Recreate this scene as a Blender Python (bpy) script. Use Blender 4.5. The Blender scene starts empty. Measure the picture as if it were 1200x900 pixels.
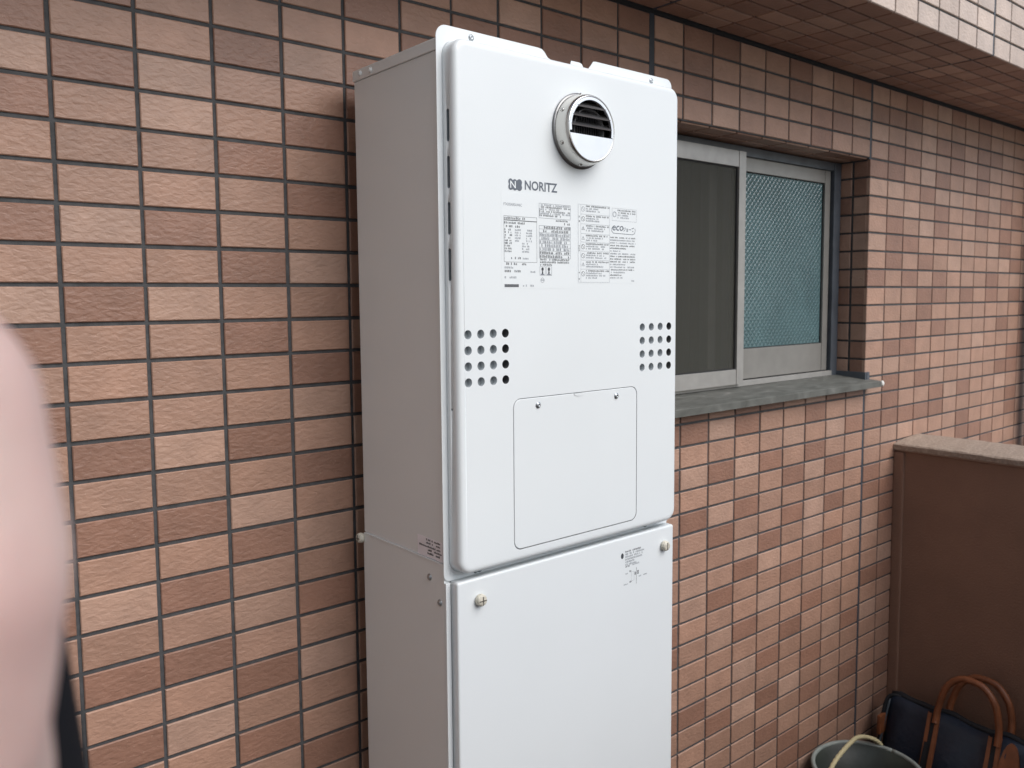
import bpy, bmesh, math, random
from mathutils import Vector, Matrix, Euler
R = math.radians
rnd = random.Random(7)
sc = bpy.context.scene
C = sc.collection

# ---------------------------------------------------------------- camera, sky, sun, exposure
FLOOR = -1.85                      # the wall's reference row is z = 0; the floor lies 1.85 m below it
CAM = Vector((-0.2435376, -1.1652975, -0.3191081))
ROT = Euler((1.4867547, 0.0073766, -0.7004583), 'XYZ')
cd = bpy.data.cameras.new('camera'); cam = bpy.data.objects.new('camera', cd); C.objects.link(cam)
cam.location = CAM; cam.rotation_euler = ROT
cd.sensor_width = 36; cd.lens = 988.266 / 1200 * 36
cd.shift_x = -6.83 / 1200; cd.shift_y = -19.09 / 1200
cd.clip_start = 0.01; cd.clip_end = 2000
cd.dof.use_dof = True; cd.dof.focus_distance = 1.15; cd.dof.aperture_fstop = 10.0
sc.camera = cam

SUN_EL, SUN_AZ = R(44), R(162)      # azimuth measured clockwise from +Y
w = bpy.data.worlds.new("World"); sc.world = w; w.use_nodes = True
nt = w.node_tree; nt.nodes.clear()
sky = nt.nodes.new('ShaderNodeTexSky'); sky.sky_type = 'NISHITA'; sky.sun_disc = False
sky.sun_elevation = SUN_EL; sky.sun_rotation = SUN_AZ
sky.air_density = 1.0; sky.dust_density = 2.2; sky.ozone_density = 1.6
hs = nt.nodes.new('ShaderNodeHueSaturation'); hs.inputs['Saturation'].default_value = 1.0
bg = nt.nodes.new('ShaderNodeBackground'); bg.inputs['Strength'].default_value = 0.085
wo = nt.nodes.new('ShaderNodeOutputWorld')
nt.links.new(sky.outputs[0], hs.inputs['Color']); nt.links.new(hs.outputs[0], bg.inputs['Color'])
nt.links.new(bg.outputs[0], wo.inputs['Surface'])
sd = bpy.data.lights.new('sun', 'SUN'); sd.energy = 1.5; sd.angle = R(55); sd.color = (1, 0.995, 0.985)
sun = bpy.data.objects.new('sun', sd); C.objects.link(sun)
sv = Vector((math.sin(SUN_AZ) * math.cos(SUN_EL), math.cos(SUN_AZ) * math.cos(SUN_EL), math.sin(SUN_EL)))
sun.rotation_euler = sv.to_track_quat('Z', 'Y').to_euler(); sun.location = (2, -4, 4)
sc.view_settings.view_transform = 'Standard'; sc.view_settings.look = 'None'
sc.view_settings.exposure = 0.74; sc.view_settings.gamma = 1.0

# ---------------------------------------------------------------- helpers
def tag(o, label=None, cat=None, group=None, kind=None):
    if label: o['label'] = label
    if cat: o['category'] = cat
    if group: o['group'] = group
    if kind: o['kind'] = kind
    return o

def empty(name, loc, parent=None):
    o = bpy.data.objects.new(name, None); C.objects.link(o); o.location = loc
    o.empty_display_size = 0.05
    if parent: o.parent = parent
    return o

def wpos(o):
    p = Vector((0, 0, 0))
    while o: p += o.location; o = o.parent
    return p

def link(name, me, parent=None, mats=None):
    """geometry is given in world coordinates; objects under a shifted empty get the opposite offset"""
    o = bpy.data.objects.new(name, me); C.objects.link(o)
    if mats:
        for m in (mats if isinstance(mats, (list, tuple)) else [mats]): me.materials.append(m)
    if parent:
        o.parent = parent; o.location = -wpos(parent)
    return o

def from_bm(name, bm, parent=None, mats=None, smooth=False):
    me = bpy.data.meshes.new(name); bm.normal_update(); bm.to_mesh(me); bm.free()
    if smooth:
        for p in me.polygons: p.use_smooth = True
    return link(name, me, parent, mats)

def box(bm, x0, x1, y0, y1, z0, z1, mi=0, bev=0.0):
    vs = [bm.verts.new((x, y, z)) for x in (x0, x1) for y in (y0, y1) for z in (z0, z1)]
    fs = [bm.faces.new([vs[i] for i in f]) for f in ((0,1,3,2),(4,6,7,5),(0,4,5,1),(2,3,7,6),(0,2,6,4),(1,5,7,3))]
    for f in fs: f.material_index = mi
    if bev > 0:
        es = list({e for f in fs for e in f.edges})
        r = bmesh.ops.bevel(bm, geom=es, offset=bev, segments=2, profile=0.7, affect='EDGES')
        for f in r['faces']: f.material_index = mi
    return fs

def loft(bm, rings, cap0=True, cap1=True, mi=0, closed=True, smooth=True):
    R_ = [[bm.verts.new(p) for p in r] for r in rings]
    n = len(R_[0])
    for a, b in zip(R_, R_[1:]):
        for i in range(n if closed else n - 1):
            f = bm.faces.new((a[i], a[(i+1) % n], b[(i+1) % n], b[i])); f.smooth = smooth; f.material_index = mi
    if cap0: f = bm.faces.new(R_[0][::-1]); f.material_index = mi
    if cap1: f = bm.faces.new(R_[-1]); f.material_index = mi

def rrect(x0, x1, z0, z1, r, y, off=0.0, n=8):
    x0 += off; x1 -= off; z0 += off; z1 -= off; r = max(r - off, 0.0005)
    pts = []
    for cx, cz, a0 in ((x1-r, z1-r, 0), (x0+r, z1-r, 90), (x0+r, z0+r, 180), (x1-r, z0+r, 270)):
        for k in range(n + 1):
            a = R(a0 + 90 * k / n); pts.append((cx + r*math.cos(a), y, cz + r*math.sin(a)))
    return pts

def circ(c, ax, r, n=24, ph=0.0):
    ax = Vector(ax).normalized(); u = ax.orthogonal().normalized(); v = ax.cross(u)
    return [tuple(Vector(c) + u*(r*math.cos(2*math.pi*i/n+ph)) + v*(r*math.sin(2*math.pi*i/n+ph))) for i in range(n)]

def lathe(bm, c, ax, prof, n=32, mi=0, cap0=False, cap1=False):
    ax = Vector(ax).normalized()
    loft(bm, [circ(Vector(c) + ax*h, ax, r, n) for h, r in prof], cap0, cap1, mi)

def tube(bm, pts, r, n=10, mi=0, caps=True, twist=0.0, ell=None):
    pts = [Vector(p) for p in pts]; rings = []
    up = None
    for i, p in enumerate(pts):
        t = (pts[min(i+1, len(pts)-1)] - pts[max(i-1, 0)]).normalized()
        if up is None: up = t.orthogonal().normalized()
        up = (up - t*up.dot(t)).normalized(); s = t.cross(up)
        rr = r[i] if isinstance(r, (list, tuple)) else r
        rings.append([])
        for k in range(n):
            a = 2*math.pi*k/n
            e = ell(a + twist*i) if ell else 1.0
            rings[-1].append(tuple(p + (up*math.cos(a) + s*math.sin(a))*rr*e))
    loft(bm, rings, caps, caps, mi)

def spline(cp, n=8):
    cp = [Vector(p) for p in cp]; out = []
    for i in range(len(cp)-1):
        p0 = cp[max(i-1, 0)]; p1 = cp[i]; p2 = cp[i+1]; p3 = cp[min(i+2, len(cp)-1)]
        for k in range(n):
            t = k/n
            out.append(0.5*((2*p1) + (p2-p0)*t + (2*p0-5*p1+4*p2-p3)*t*t + (3*p1-p0-3*p2+p3)*t*t*t))
    out.append(cp[-1]); return out

def boolean(ob, cutters):
    for i, c in enumerate(cutters):
        m = ob.modifiers.new('b%d' % i, 'BOOLEAN'); m.operation = 'DIFFERENCE'; m.object = c
        m.solver = 'EXACT'; m.material_mode = 'TRANSFER'
    bpy.context.view_layer.update()
    dg = bpy.context.evaluated_depsgraph_get()
    me = bpy.data.meshes.new_from_object(ob.evaluated_get(dg))
    ob.modifiers.clear(); ob.data = me
    for c in cutters: bpy.data.objects.remove(c)

# ---------------------------------------------------------------- materials
def mat(name, col, rough=0.5, metal=0.0, spec=0.5, bump=None, vary=None, coat=0.0):
    """bump: (scale, distance_m, detail); vary: (scale, amount)"""
    m = bpy.data.materials.new(name); m.use_nodes = True; n = m.node_tree.nodes; L = m.node_tree.links
    p = n['Principled BSDF']; p.inputs['Roughness'].default_value = rough
    p.inputs['Metallic'].default_value = metal; p.inputs['Specular IOR Level'].default_value = spec
    p.inputs['Coat Weight'].default_value = coat
    p.inputs['Base Color'].default_value = (*col, 1)
    g = n.new('ShaderNodeNewGeometry')
    if vary:
        t = n.new('ShaderNodeTexNoise'); t.inputs['Scale'].default_value = vary[0]; t.inputs['Detail'].default_value = 6
        L.new(g.outputs['Position'], t.inputs['Vector'])
        r = n.new('ShaderNodeMapRange'); r.inputs['From Min'].default_value = 0.3; r.inputs['From Max'].default_value = 0.7
        r.inputs['To Min'].default_value = 1 - vary[1]; r.inputs['To Max'].default_value = 1 + vary[1]
        L.new(t.outputs['Fac'], r.inputs['Value'])
        x = n.new('ShaderNodeMix'); x.data_type = 'RGBA'; x.blend_type = 'MULTIPLY'; x.inputs['Factor'].default_value = 1
        x.inputs['A'].default_value = (*col, 1); L.new(r.outputs[0], x.inputs['B']); L.new(x.outputs['Result'], p.inputs['Base Color'])
    if bump:
        t = n.new('ShaderNodeTexNoise'); t.inputs['Scale'].default_value = bump[0]; t.inputs['Detail'].default_value = bump[2]
        L.new(g.outputs['Position'], t.inputs['Vector'])
        b = n.new('ShaderNodeBump'); b.inputs['Distance'].default_value = bump[1]
        L.new(t.outputs['Fac'], b.inputs['Height']); L.new(b.outputs[0], p.inputs['Normal'])
    return m

def tile_mat(name, col):
    m = bpy.data.materials.new(name); m.use_nodes = True; n = m.node_tree.nodes; L = m.node_tree.links
    p = n['Principled BSDF']; p.inputs['Roughness'].default_value = 0.50; p.inputs['Specular IOR Level'].default_value = 0.6
    g = n.new('ShaderNodeNewGeometry')
    mp = n.new('ShaderNodeMapping'); mp.inputs['Rotation'].default_value = (0, R(32), 0); mp.inputs['Scale'].default_value = (0.65, 1, 1.25)
    L.new(g.outputs['Position'], mp.inputs['Vector'])
    t = n.new('ShaderNodeTexNoise'); t.inputs['Scale'].default_value = 135; t.inputs['Detail'].default_value = 3.5
    t.inputs['Roughness'].default_value = 0.45; t.inputs['Distortion'].default_value = 0.35
    L.new(mp.outputs[0], t.inputs['Vector'])
    b = n.new('ShaderNodeBump'); b.inputs['Distance'].default_value = 0.0018; b.inputs['Strength'].default_value = 0.85
    L.new(t.outputs['Fac'], b.inputs['Height']); L.new(b.outputs[0], p.inputs['Normal'])
    t2 = n.new('ShaderNodeTexNoise'); t2.inputs['Scale'].default_value = 22; t2.inputs['Detail'].default_value = 8
    L.new(g.outputs['Position'], t2.inputs['Vector'])
    r = n.new('ShaderNodeMapRange'); r.inputs['From Min'].default_value = 0.3; r.inputs['From Max'].default_value = 0.7
    r.inputs['To Min'].default_value = 0.9; r.inputs['To Max'].default_value = 1.1; L.new(t2.outputs['Fac'], r.inputs['Value'])
    oi = n.new('ShaderNodeObjectInfo')
    r2 = n.new('ShaderNodeMapRange'); r2.inputs['To Min'].default_value = 0.93; r2.inputs['To Max'].default_value = 1.07
    L.new(oi.outputs['Random'], r2.inputs['Value'])
    mu = n.new('ShaderNodeMath'); mu.operation = 'MULTIPLY'; L.new(r.outputs[0], mu.inputs[0]); L.new(r2.outputs[0], mu.inputs[1])
    x = n.new('ShaderNodeMix'); x.data_type = 'RGBA'; x.blend_type = 'MULTIPLY'; x.inputs['Factor'].default_value = 1
    x.inputs['A'].default_value = (*col, 1); L.new(mu.outputs[0], x.inputs['B'])
    # sparse pale specks of the clay body
    v = n.new('ShaderNodeTexNoise'); v.inputs['Scale'].default_value = 420; v.inputs['Detail'].default_value = 1
    L.new(g.outputs['Position'], v.inputs['Vector'])
    r3 = n.new('ShaderNodeMapRange'); r3.inputs['From Min'].default_value = 0.70; r3.inputs['From Max'].default_value = 0.80
    r3.inputs['To Max'].default_value = 0.45; L.new(v.outputs['Fac'], r3.inputs['Value'])
    y = n.new('ShaderNodeMix'); y.data_type = 'RGBA'; L.new(r3.outputs[0], y.inputs['Factor'])
    L.new(x.outputs['Result'], y.inputs['A']); y.inputs['B'].default_value = (0.62, 0.50, 0.40, 1)
    L.new(y.outputs['Result'], p.inputs['Base Color'])
    return m

TM = {}
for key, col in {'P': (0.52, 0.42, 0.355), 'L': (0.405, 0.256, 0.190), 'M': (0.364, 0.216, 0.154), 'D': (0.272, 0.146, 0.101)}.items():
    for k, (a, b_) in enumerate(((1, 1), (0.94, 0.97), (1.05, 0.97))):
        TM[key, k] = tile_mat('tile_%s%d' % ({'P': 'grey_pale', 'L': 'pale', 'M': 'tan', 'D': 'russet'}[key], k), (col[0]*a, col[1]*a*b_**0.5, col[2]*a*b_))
TILE_ORDER = list(TM.keys())
grout = mat('grout', (0.068, 0.070, 0.073), 0.9, bump=(300, 0.0006, 3), vary=(60, 0.25))
sealant = mat('sealant', (0.040, 0.050, 0.064), 0.6, bump=(80, 0.0008, 2))
white_steel = mat('white_steel', (0.735, 0.775, 0.79), 0.30, spec=0.5, vary=(3.2, .022), bump=(700, 0.00012, 2))
side_steel = mat('painted_side_steel', (0.76, 0.79, 0.785), 0.24, spec=0.45, bump=(650, 0.00012, 2))
groove_grey = mat('groove_grey', (0.45, 0.46, 0.47), 0.5)
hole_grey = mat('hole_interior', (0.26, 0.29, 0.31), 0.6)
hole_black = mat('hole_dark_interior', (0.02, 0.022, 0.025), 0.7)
steel = mat('stainless_steel', (0.62, 0.61, 0.58), 0.22, metal=1.0, bump=(260, 0.0001, 3))
polish = mat('polished_steel', (0.86, 0.86, 0.87), 0.30, metal=1.0, bump=(25, 0.0006, 2))
black_metal = mat('black_interior', (0.012, 0.012, 0.014), 0.6)
louvre_metal = mat('louvre_metal', (0.35, 0.35, 0.36), 0.35, metal=1.0)
screw_metal = mat('screw_metal', (0.42, 0.45, 0.47), 0.35, metal=0.9)
knob_plastic = mat('ivory_plastic', (0.60, 0.57, 0.48), 0.5, vary=(300, 0.25))
ink = mat('print_ink', (0.05, 0.055, 0.065), 0.7)
ink_pale = mat('pale_print_ink', (0.22, 0.24, 0.27), 0.7)
logo_ink = mat('logo_ink', (0.12, 0.14, 0.17), 0.6)
paper = mat('label_film', (0.74, 0.78, 0.795), 0.30)
paper2 = mat('side_label_film', (0.82, 0.80, 0.84), 0.45)
alu = mat('weathered_aluminium', (0.36, 0.352, 0.335), 0.42, metal=0.35, bump=(90, 0.0003, 4), vary=(28, 0.09))
alu_dark = mat('dark_aluminium', (0.10, 0.115, 0.135), 0.45, metal=0.3, vary=(20, 0.2))
rubber = mat('black_gasket', (0.015, 0.015, 0.016), 0.7)

# ---------------------------------------------------------------- tiles
TW, TH, J = 0.0946, 0.0446, 0.0054
def tile_verts(w_, h_, b=0.0012, d=0.009):
    """a bevelled tile lying in the XZ plane, front at y=0, back at y=d, centred"""
    a, c = w_/2, h_/2
    V = [(-a, b, -c), (a, b, -c), (a, b, c), (-a, b, c), (-a+b, 0, -c+b), (a-b, 0, -c+b), (a-b, 0, c-b), (-a+b, 0, c-b),
         (-a, d, -c), (a, d, -c), (a, d, c), (-a, d, c)]
    F = [(4,5,6,7)] + [(i, (i+1) % 4, 4+(i+1) % 4, 4+i) for i in range(4)] + [(8+i, 8+(i+1) % 4, (i+1) % 4, i) for i in range(4)]
    return V, F
MESH = {}
def tile_mesh(w_, h_, shade):
    k = (round(w_, 4), round(h_, 4), shade)
    if k not in MESH:
        V, F = tile_verts(w_, h_); me = bpy.data.meshes.new('tile'); me.from_pydata(V, [], F); me.materials.append(TM[shade]); MESH[k] = me
    return MESH[k]

class Tiles:
    """collects tiles; the ones that show largest become objects, the rest one joined mesh"""
    def __init__(s): s.t = []
    def add(s, centre, rot, w_, h_, shade, score): s.t.append((score, Vector(centre), rot, w_, h_, shade))
    def build(s, parent, limit=298):
        s.t.sort(key=lambda a: -a[0])
        big = [a for a in s.t[:limit] if a[0] > 0]; rest = s.t[len(big):]
        for sco, c, rot, w_, h_, sh in big:
            o = bpy.data.objects.new('tile', tile_mesh(w_, h_, sh)); C.objects.link(o)
            o.parent = parent; o.location = c - wpos(parent); o.rotation_euler = rot
        if rest:
            V, F, MI = [], [], []
            for sco, c, rot, w_, h_, sh in rest:
                tv, tf = tile_verts(w_, h_); m = rot.to_matrix(); n0 = len(V)
                V += [tuple(c + m @ Vector(v)) for v in tv]; F += [tuple(n0+i for i in f) for f in tf]; MI += [TILE_ORDER.index(sh)]*len(tf)
            me = bpy.data.meshes.new('tiles_further_away'); me.from_pydata(V, [], F)
            for k in TILE_ORDER: me.materials.append(TM[k])
            me.polygons.foreach_set('material_index', MI)
            o = link('tiles_further_away', me, parent); tag(o, kind='stuff')

Minv = ROT.to_matrix().transposed()
def pix(p):
    d = Minv @ (Vector(p) - CAM)
    if d.z > -0.05: return None
    return (606.83 + 988.27*d.x/-d.z, 430.91 - 988.27*d.y/-d.z, -d.z)
def score(c, nrm, area):
    q = pix(c)
    if not q or not (-45 < q[0] < 1240 and -20 < q[1] < 915): return 0
    c = Vector(c)
    if 434 < q[0] < 786 and q[1] > 60: return 0                 # behind the water heater
    if c.y > -0.02 and c.x > 2.21 and c.z < -0.79: return 0     # behind the parapet
    v = (CAM - c); return area * max(v.normalized().dot(Vector(nrm)), 0) / v.length_squared * 1e3 + 1e-6

def shade(ch=None):
    if ch is None:
        r = rnd.random(); ch = 'D' if r < 0.30 else ('L' if r < 0.44 else 'M')
    return (ch, rnd.randrange(3))

# shades of the nearest tiles, read off the wall: key = row index below z=0 (row 0 spans -0.05..0), columns -1..3
NEAR = {-3: 'MDMMM', -2: 'MDMMM', -1: 'DMMDL', 0: 'LDLMM', 1: 'DMLMD', 2: 'MMMDM', 3: 'MMMMD', 4: 'DLDMM', 5: 'MMMDL', 6: 'LDLMM',
        7: 'DMMDM', 8: 'MMMMD', 9: 'DMMML', 10: 'MDLDM', 11: 'MMMMD', 12: 'LDDLM', 13: 'MMMDL', 14: 'DLDMM', 15: 'MMMLD',
        16: 'MDDMM', 17: 'LMMDL', 18: 'MDLMM', 19: 'MMMDM'}
# the same below the window, columns 12..19
LOW = {12: 'DLDMMDMM', 13: 'MMMMLMLD', 14: 'LDLDMDMM', 15: 'MMMMDLDM', 16: 'DLDMMMMM', 17: 'MDMMDLDM', 18: 'MMLDMLMM', 19: 'LMDLMMDL',
       20: 'LDMMDMMM', 21: 'MMMLMMLM', 22: 'MLDMMDMM', 23: 'MMMMDMMM', 24: 'MMLDMMLD', 25: 'DMMMMDMM', 26: 'MDLDLMMM', 27: 'MMMMMDMD', 28: 'LMMDMMLM'}
WIN_X0, WIN_X1, WIN_Z0, WIN_Z1 = 1.10, 2.00, -0.58, 0.047
SOFF = 0.2555
ROT0 = Euler((0, 0, 0))

# ---- the wall: backing, window recess
wall = empty('tiled_wall', (1.0, 0, FLOOR))
tag(wall, 'long outer wall of brown and tan rectangular tiles with dark joints behind the water heater', 'wall')
bm = bmesh.new()
GY = 0.0028
X0, X1, ZT = -2.0, 3.6, 1.2
box(bm, X0, WIN_X0 - 0.004, GY, 0.22, FLOOR, ZT)
box(bm, WIN_X1 + 0.004, X1, GY, 0.22, FLOOR, ZT)
box(bm, WIN_X0 - 0.004, WIN_X1 + 0.004, GY, 0.22, FLOOR, WIN_Z0 + 0.002)
box(bm, WIN_X0 - 0.004, WIN_X1 + 0.004, GY, 0.22, WIN_Z1 + 0.0035, ZT)
from_bm('grout_backing', bm, wall, grout)

T = Tiles()
for j in range(-24, 37):                                       # row j spans z = -0.05(j+1) .. -0.05 j
    zc = -0.05*(j+0.5)
    if zc > SOFF: 
        if zc > ZT: continue
    for i in range(-20, 35):
        xa, xb = 0.1*i + J/2, 0.1*(i+1) - J/2
        za, zb = zc - TH/2, zc + TH/2
        if i == 10 or i == 19: xb -= 0.0055 if i == 10 else 0.003
        if i == 11 or i == 20: xa += 0.0055 if i == 11 else 0.003
        if i == 20 and -1 <= j < 11: xa = WIN_X1 + 0.0002
        if i == 10 and -1 <= j < 11: xb = WIN_X0 - 0.0002
        if WIN_X0 - 0.01 < 0.1*i + 0.05 < WIN_X1 + 0.01:
            if za < WIN_Z1 - 0.002 and zb > -0.545:
                if j == 11: zb = -0.5835; 
                else: continue
            if j == 11: zb = -0.5835; za = -0.5975
            if j == -1: za = WIN_Z1
        if za > SOFF - 0.02 or zb > SOFF + 0.02:
            if zb < SOFF + 0.3 + 0.01: continue               # covered by the beam
        ch = NEAR[j][i+1] if (j in NEAR and -1 <= i <= 3) else None
        if j in LOW and 12 <= i <= 19: ch = LOW[j][i-12]
        c = ((xa+xb)/2 + rnd.uniform(-.0004, .0004), rnd.uniform(-.0004, .0004), (za+zb)/2 + rnd.uniform(-.0003, .0003))
        T.add(c, ROT0, xb-xa, zb-za, shade(ch), score(c, (0, -1, 0), (xb-xa)*(zb-za)))
# reveal of the window (right side faces -X, left side faces +X) and its head
RR = Euler((0, 0, R(-90))); RL = Euler((0, 0, R(90))); RH = Euler((R(90), 0, 0))
for j in range(-1, 11):
    zc = -0.05*(j+0.5); za, zb = zc - TH/2, zc + TH/2
    if j == -1: zb = 0.0435
    for k in range(2):
        yc = (0.0276, 0.0745)[k]; wk = (0.0372, 0.0425)[k]
        c = (WIN_X1, yc, (za+zb)/2); T.add(c, RR, wk, zb-za, shade(), score(c, (-1, 0, 0), .0019))
        c = (WIN_X0, yc, (za+zb)/2); T.add(c, RL, wk, zb-za, shade(), 0)
for i in range(11, 20):
    for k in range(2):
        c = (0.1*i + 0.05, 0.004 + 0.0245 + k*0.047, WIN_Z1); T.add(c, RH, TW, 0.0425, shade(), score(c, (0, 0, -1), .004))
T.build(wall)

# expansion joints
for x, wd, z0, z1 in ((1.10, 0.015, FLOOR, SOFF), (2.0, 0.0105, FLOOR, -0.577), (2.0, 0.013, WIN_Z1, SOFF), (3.4, .012, FLOOR, SOFF)):
    bm = bmesh.new(); box(bm, x - wd/2, x + wd/2, 0.0012, 0.008, z0, z1, bev=0.0006); from_bm('expansion_joint', bm, wall, sealant)
bm = bmesh.new(); box(bm, X0, X1, 0.0005, 0.008, SOFF - 0.006, SOFF + 0.0015); from_bm('corner_sealant', bm, wall, rubber)

# ---- beam over the wall
beam = empty('tiled_beam', (1.5, -0.15, SOFF))
tag(beam, 'overhanging tiled beam with a dark underside above the window and a pale lit front face', 'beam')
bm = bmesh.new(); box(bm, X0, X1, -0.3005, 0.0, SOFF + 0.0035, SOFF + 0.30); from_bm('grout_backing', bm, beam, grout)
B = Tiles()
RS = Euler((R(90), 0, 0))     # faces down
for i in range(-20, 35):
    xa, xb = 0.1*i + J/2, 0.1*(i+1) - J/2
    if i in (10, 19): xb -= 0.003
    if i in (11, 20): xa += 0.003
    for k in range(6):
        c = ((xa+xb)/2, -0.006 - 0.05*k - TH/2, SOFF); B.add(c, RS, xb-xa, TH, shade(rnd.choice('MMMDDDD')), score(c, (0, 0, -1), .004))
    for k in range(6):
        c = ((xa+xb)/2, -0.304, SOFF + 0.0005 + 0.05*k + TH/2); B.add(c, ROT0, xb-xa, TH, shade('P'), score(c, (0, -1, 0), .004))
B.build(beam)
for x in (1.1, 2.0):
    bm = bmesh.new(); box(bm, x-.005, x+.005, -0.3025, -0.2995, SOFF + .001, SOFF+0.299); box(bm, x-.004, x+.004, -0.299, -0.002, SOFF+.0015, SOFF+.005)
    from_bm('expansion_joint', bm, beam, sealant)

# ---- window
def frame_boxes(bm, x0, x1, z0, z1, y0, y1, l, r, b, t, bev=0.001):
    box(bm, x0, x0+l, y0, y1, z0, z1, bev=bev); box(bm, x1-r, x1, y0, y1, z0, z1, bev=bev)
    box(bm, x0+l, x1-r, y0+.0015, y1-.0015, z0, z0+b, bev=bev); box(bm, x0+l, x1-r, y0+.0015, y1-.0015, z1-t, z1, bev=bev)
bm = bmesh.new()
frame_boxes(bm, 1.104, 1.9955, -0.549, 0.0435, 0.082, 0.165, 0.034, 0.034, 0.014, 0.022)
win = from_bm('window', bm, wall, alu_dark)
bm = bmesh.new(); frame_boxes(bm, 1.130, 1.520, -0.538, 0.026, 0.064, 0.086, 0.03, 0.027, 0.037, 0.038); from_bm('front_sash', bm, win, alu)
bm = bmesh.new(); frame_boxes(bm, 1.490, 1.952, -0.531, 0.0205, 0.0895, 0.110, 0.03, 0.026, 0.076, 0.034); from_bm('rear_sash', bm, win, mat('dull_aluminium', (.27, .262, .245), .42, metal=.35, vary=(22, .08)))
bm = bmesh.new(); box(bm, 1.442, 1.472, 0.113, 0.140, -0.535, 0.02, bev=.003); from_bm('inner_stile', bm, win, alu)
bm = bmesh.new(); box(bm, 1.138, 1.962, 0.078, 0.0885, -0.5465, -0.533, bev=.001); from_bm('sash_track', bm, win, alu)
bm = bmesh.new()
frame_boxes(bm, 1.1603, 1.4927, -0.5008, -0.0122, 0.069, 0.0755, 0.003, 0.003, 0.003, 0.003, bev=0)
frame_boxes(bm, 1.5203, 1.9257, -0.4548, -0.0137, 0.0945, 0.101, 0.002, 0.002, 0.002, 0.002, bev=0)
from_bm('glazing_gasket', bm, win, rubber)
def glass(name, col, rough, diamond, trans):
    m = bpy.data.materials.new(name); m.use_nodes = True; n = m.node_tree.nodes; L = m.node_tree.links
    p = n['Principled BSDF']; p.inputs['Base Color'].default_value = (*col, 1); p.inputs['Roughness'].default_value = rough
    p.inputs['Transmission Weight'].default_value = trans; p.inputs['IOR'].default_value = 1.5
    if diamond:
        g = n.new('ShaderNodeNewGeometry'); sx = n.new('ShaderNodeSeparateXYZ'); L.new(g.outputs['Position'], sx.inputs[0])
        outs = []
        for s in (1, -1):
            a = n.new('ShaderNodeMath'); a.operation = 'MULTIPLY'; a.inputs[1].default_value = 1.0; L.new(sx.outputs['X'], a.inputs[0])
            b = n.new('ShaderNodeMath'); b.operation = 'MULTIPLY_ADD'; b.inputs[1].default_value = s; L.new(sx.outputs['Z'], b.inputs[0]); L.new(a.outputs[0], b.inputs[2])
            c_ = n.new('ShaderNodeMath'); c_.operation = 'MULTIPLY'; c_.inputs[1].default_value = math.pi/0.0170; L.new(b.outputs[0], c_.inputs[0])
            d = n.new('ShaderNodeMath'); d.operation = 'SINE'; L.new(c_.outputs[0], d.inputs[0])
            e = n.new('ShaderNodeMath'); e.operation = 'ABSOLUTE'; L.new(d.outputs[0], e.inputs[0]); outs.append(e)
        mn = n.new('ShaderNodeMath'); mn.operation = 'MINIMUM'; L.new(outs[0].outputs[0], mn.inputs[0]); L.new(outs[1].outputs[0], mn.inputs[1])
        bp = n.new('ShaderNodeBump'); bp.inputs['Distance'].default_value = 0.0014; bp.inputs['Strength'].default_value = 1
        L.new(mn.outputs[0], bp.inputs['Height']); L.new(bp.outputs[0], p.inputs['Normal'])
        t = n.new('ShaderNodeTexNoise'); t.inputs['Scale'].default_value = 9; L.new(g.outputs['Position'], t.inputs['Vector'])
        r = n.new('ShaderNodeValToRGB'); r.color_ramp.elements[0].position = .35; r.color_ramp.elements[1].position = .65
        r.color_ramp.elements[0].color = (*[c*.9 for c in col], 1); r.color_ramp.elements[1].color = (*[c*1.08 for c in col], 1)
        L.new(t.outputs['Fac'], r.inputs[0]); L.new(r.outputs[0], p.inputs['Base Color'])
    return m
screen_m = bpy.data.materials.new('insect_screen'); screen_m.use_nodes = True
n = screen_m.node_tree.nodes; L = screen_m.node_tree.links; p = n['Principled BSDF']
p.inputs['Base Color'].default_value = (.075, .075, .064, 1); p.inputs['Roughness'].default_value = .6; p.inputs['Alpha'].default_value = .55; p.inputs['Specular IOR Level'].default_value = .2
clear_glass = glass('smoky_clear_glass', (0.55, 0.57, 0.52), 0.02, False, 1.0)
fig_glass = glass('figured_teal_glass', (0.105, 0.185, 0.195), 0.09, True, 0.2)
bm = bmesh.new(); box(bm, 1.162, 1.491, 0.0722, 0.0750, -0.499, -0.014); tag(from_bm('insect_screen', bm, win, screen_m), 'dark see-through insect screen')
bm = bmesh.new(); box(bm, 1.521, 1.925, 0.0972, 0.1012, -0.4535, -0.015); tag(from_bm('glass_pane', bm, win, fig_glass), 'teal figured glass pane with a diamond relief')
# sill slab with stains, ear, flashing, caulk
sill_m = bpy.data.materials.new('weathered_sill'); sill_m.use_nodes = True
n = sill_m.node_tree.nodes; L = sill_m.node_tree.links; p = n['Principled BSDF']; p.inputs['Roughness'].default_value = 0.7
g = n.new('ShaderNodeNewGeometry'); t = n.new('ShaderNodeTexNoise'); t.inputs['Scale'].default_value = 14; t.inputs['Detail'].default_value = 9; t.inputs['Distortion'].default_value = 1.2
mp = n.new('ShaderNodeMapping'); mp.inputs['Scale'].default_value = (1, 3, 1); L.new(g.outputs['Position'], mp.inputs['Vector']); L.new(mp.outputs[0], t.inputs['Vector'])
r = n.new('ShaderNodeValToRGB'); e = r.color_ramp.elements; e[0].position = .3; e[0].color = (.080, .082, .072, 1); e[1].position = .62; e[1].color = (.135, .138, .125, 1)
x = e.new(.76); x.color = (.21, .206, .19, 1); L.new(t.outputs['Fac'], r.inputs[0]); L.new(r.outputs[0], p.inputs['Base Color'])
b = n.new('ShaderNodeBump'); b.inputs['Distance'].default_value = .0008; L.new(t.outputs['Fac'], b.inputs['Height']); L.new(b.outputs[0], p.inputs['Normal'])
bm = bmesh.new()
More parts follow.
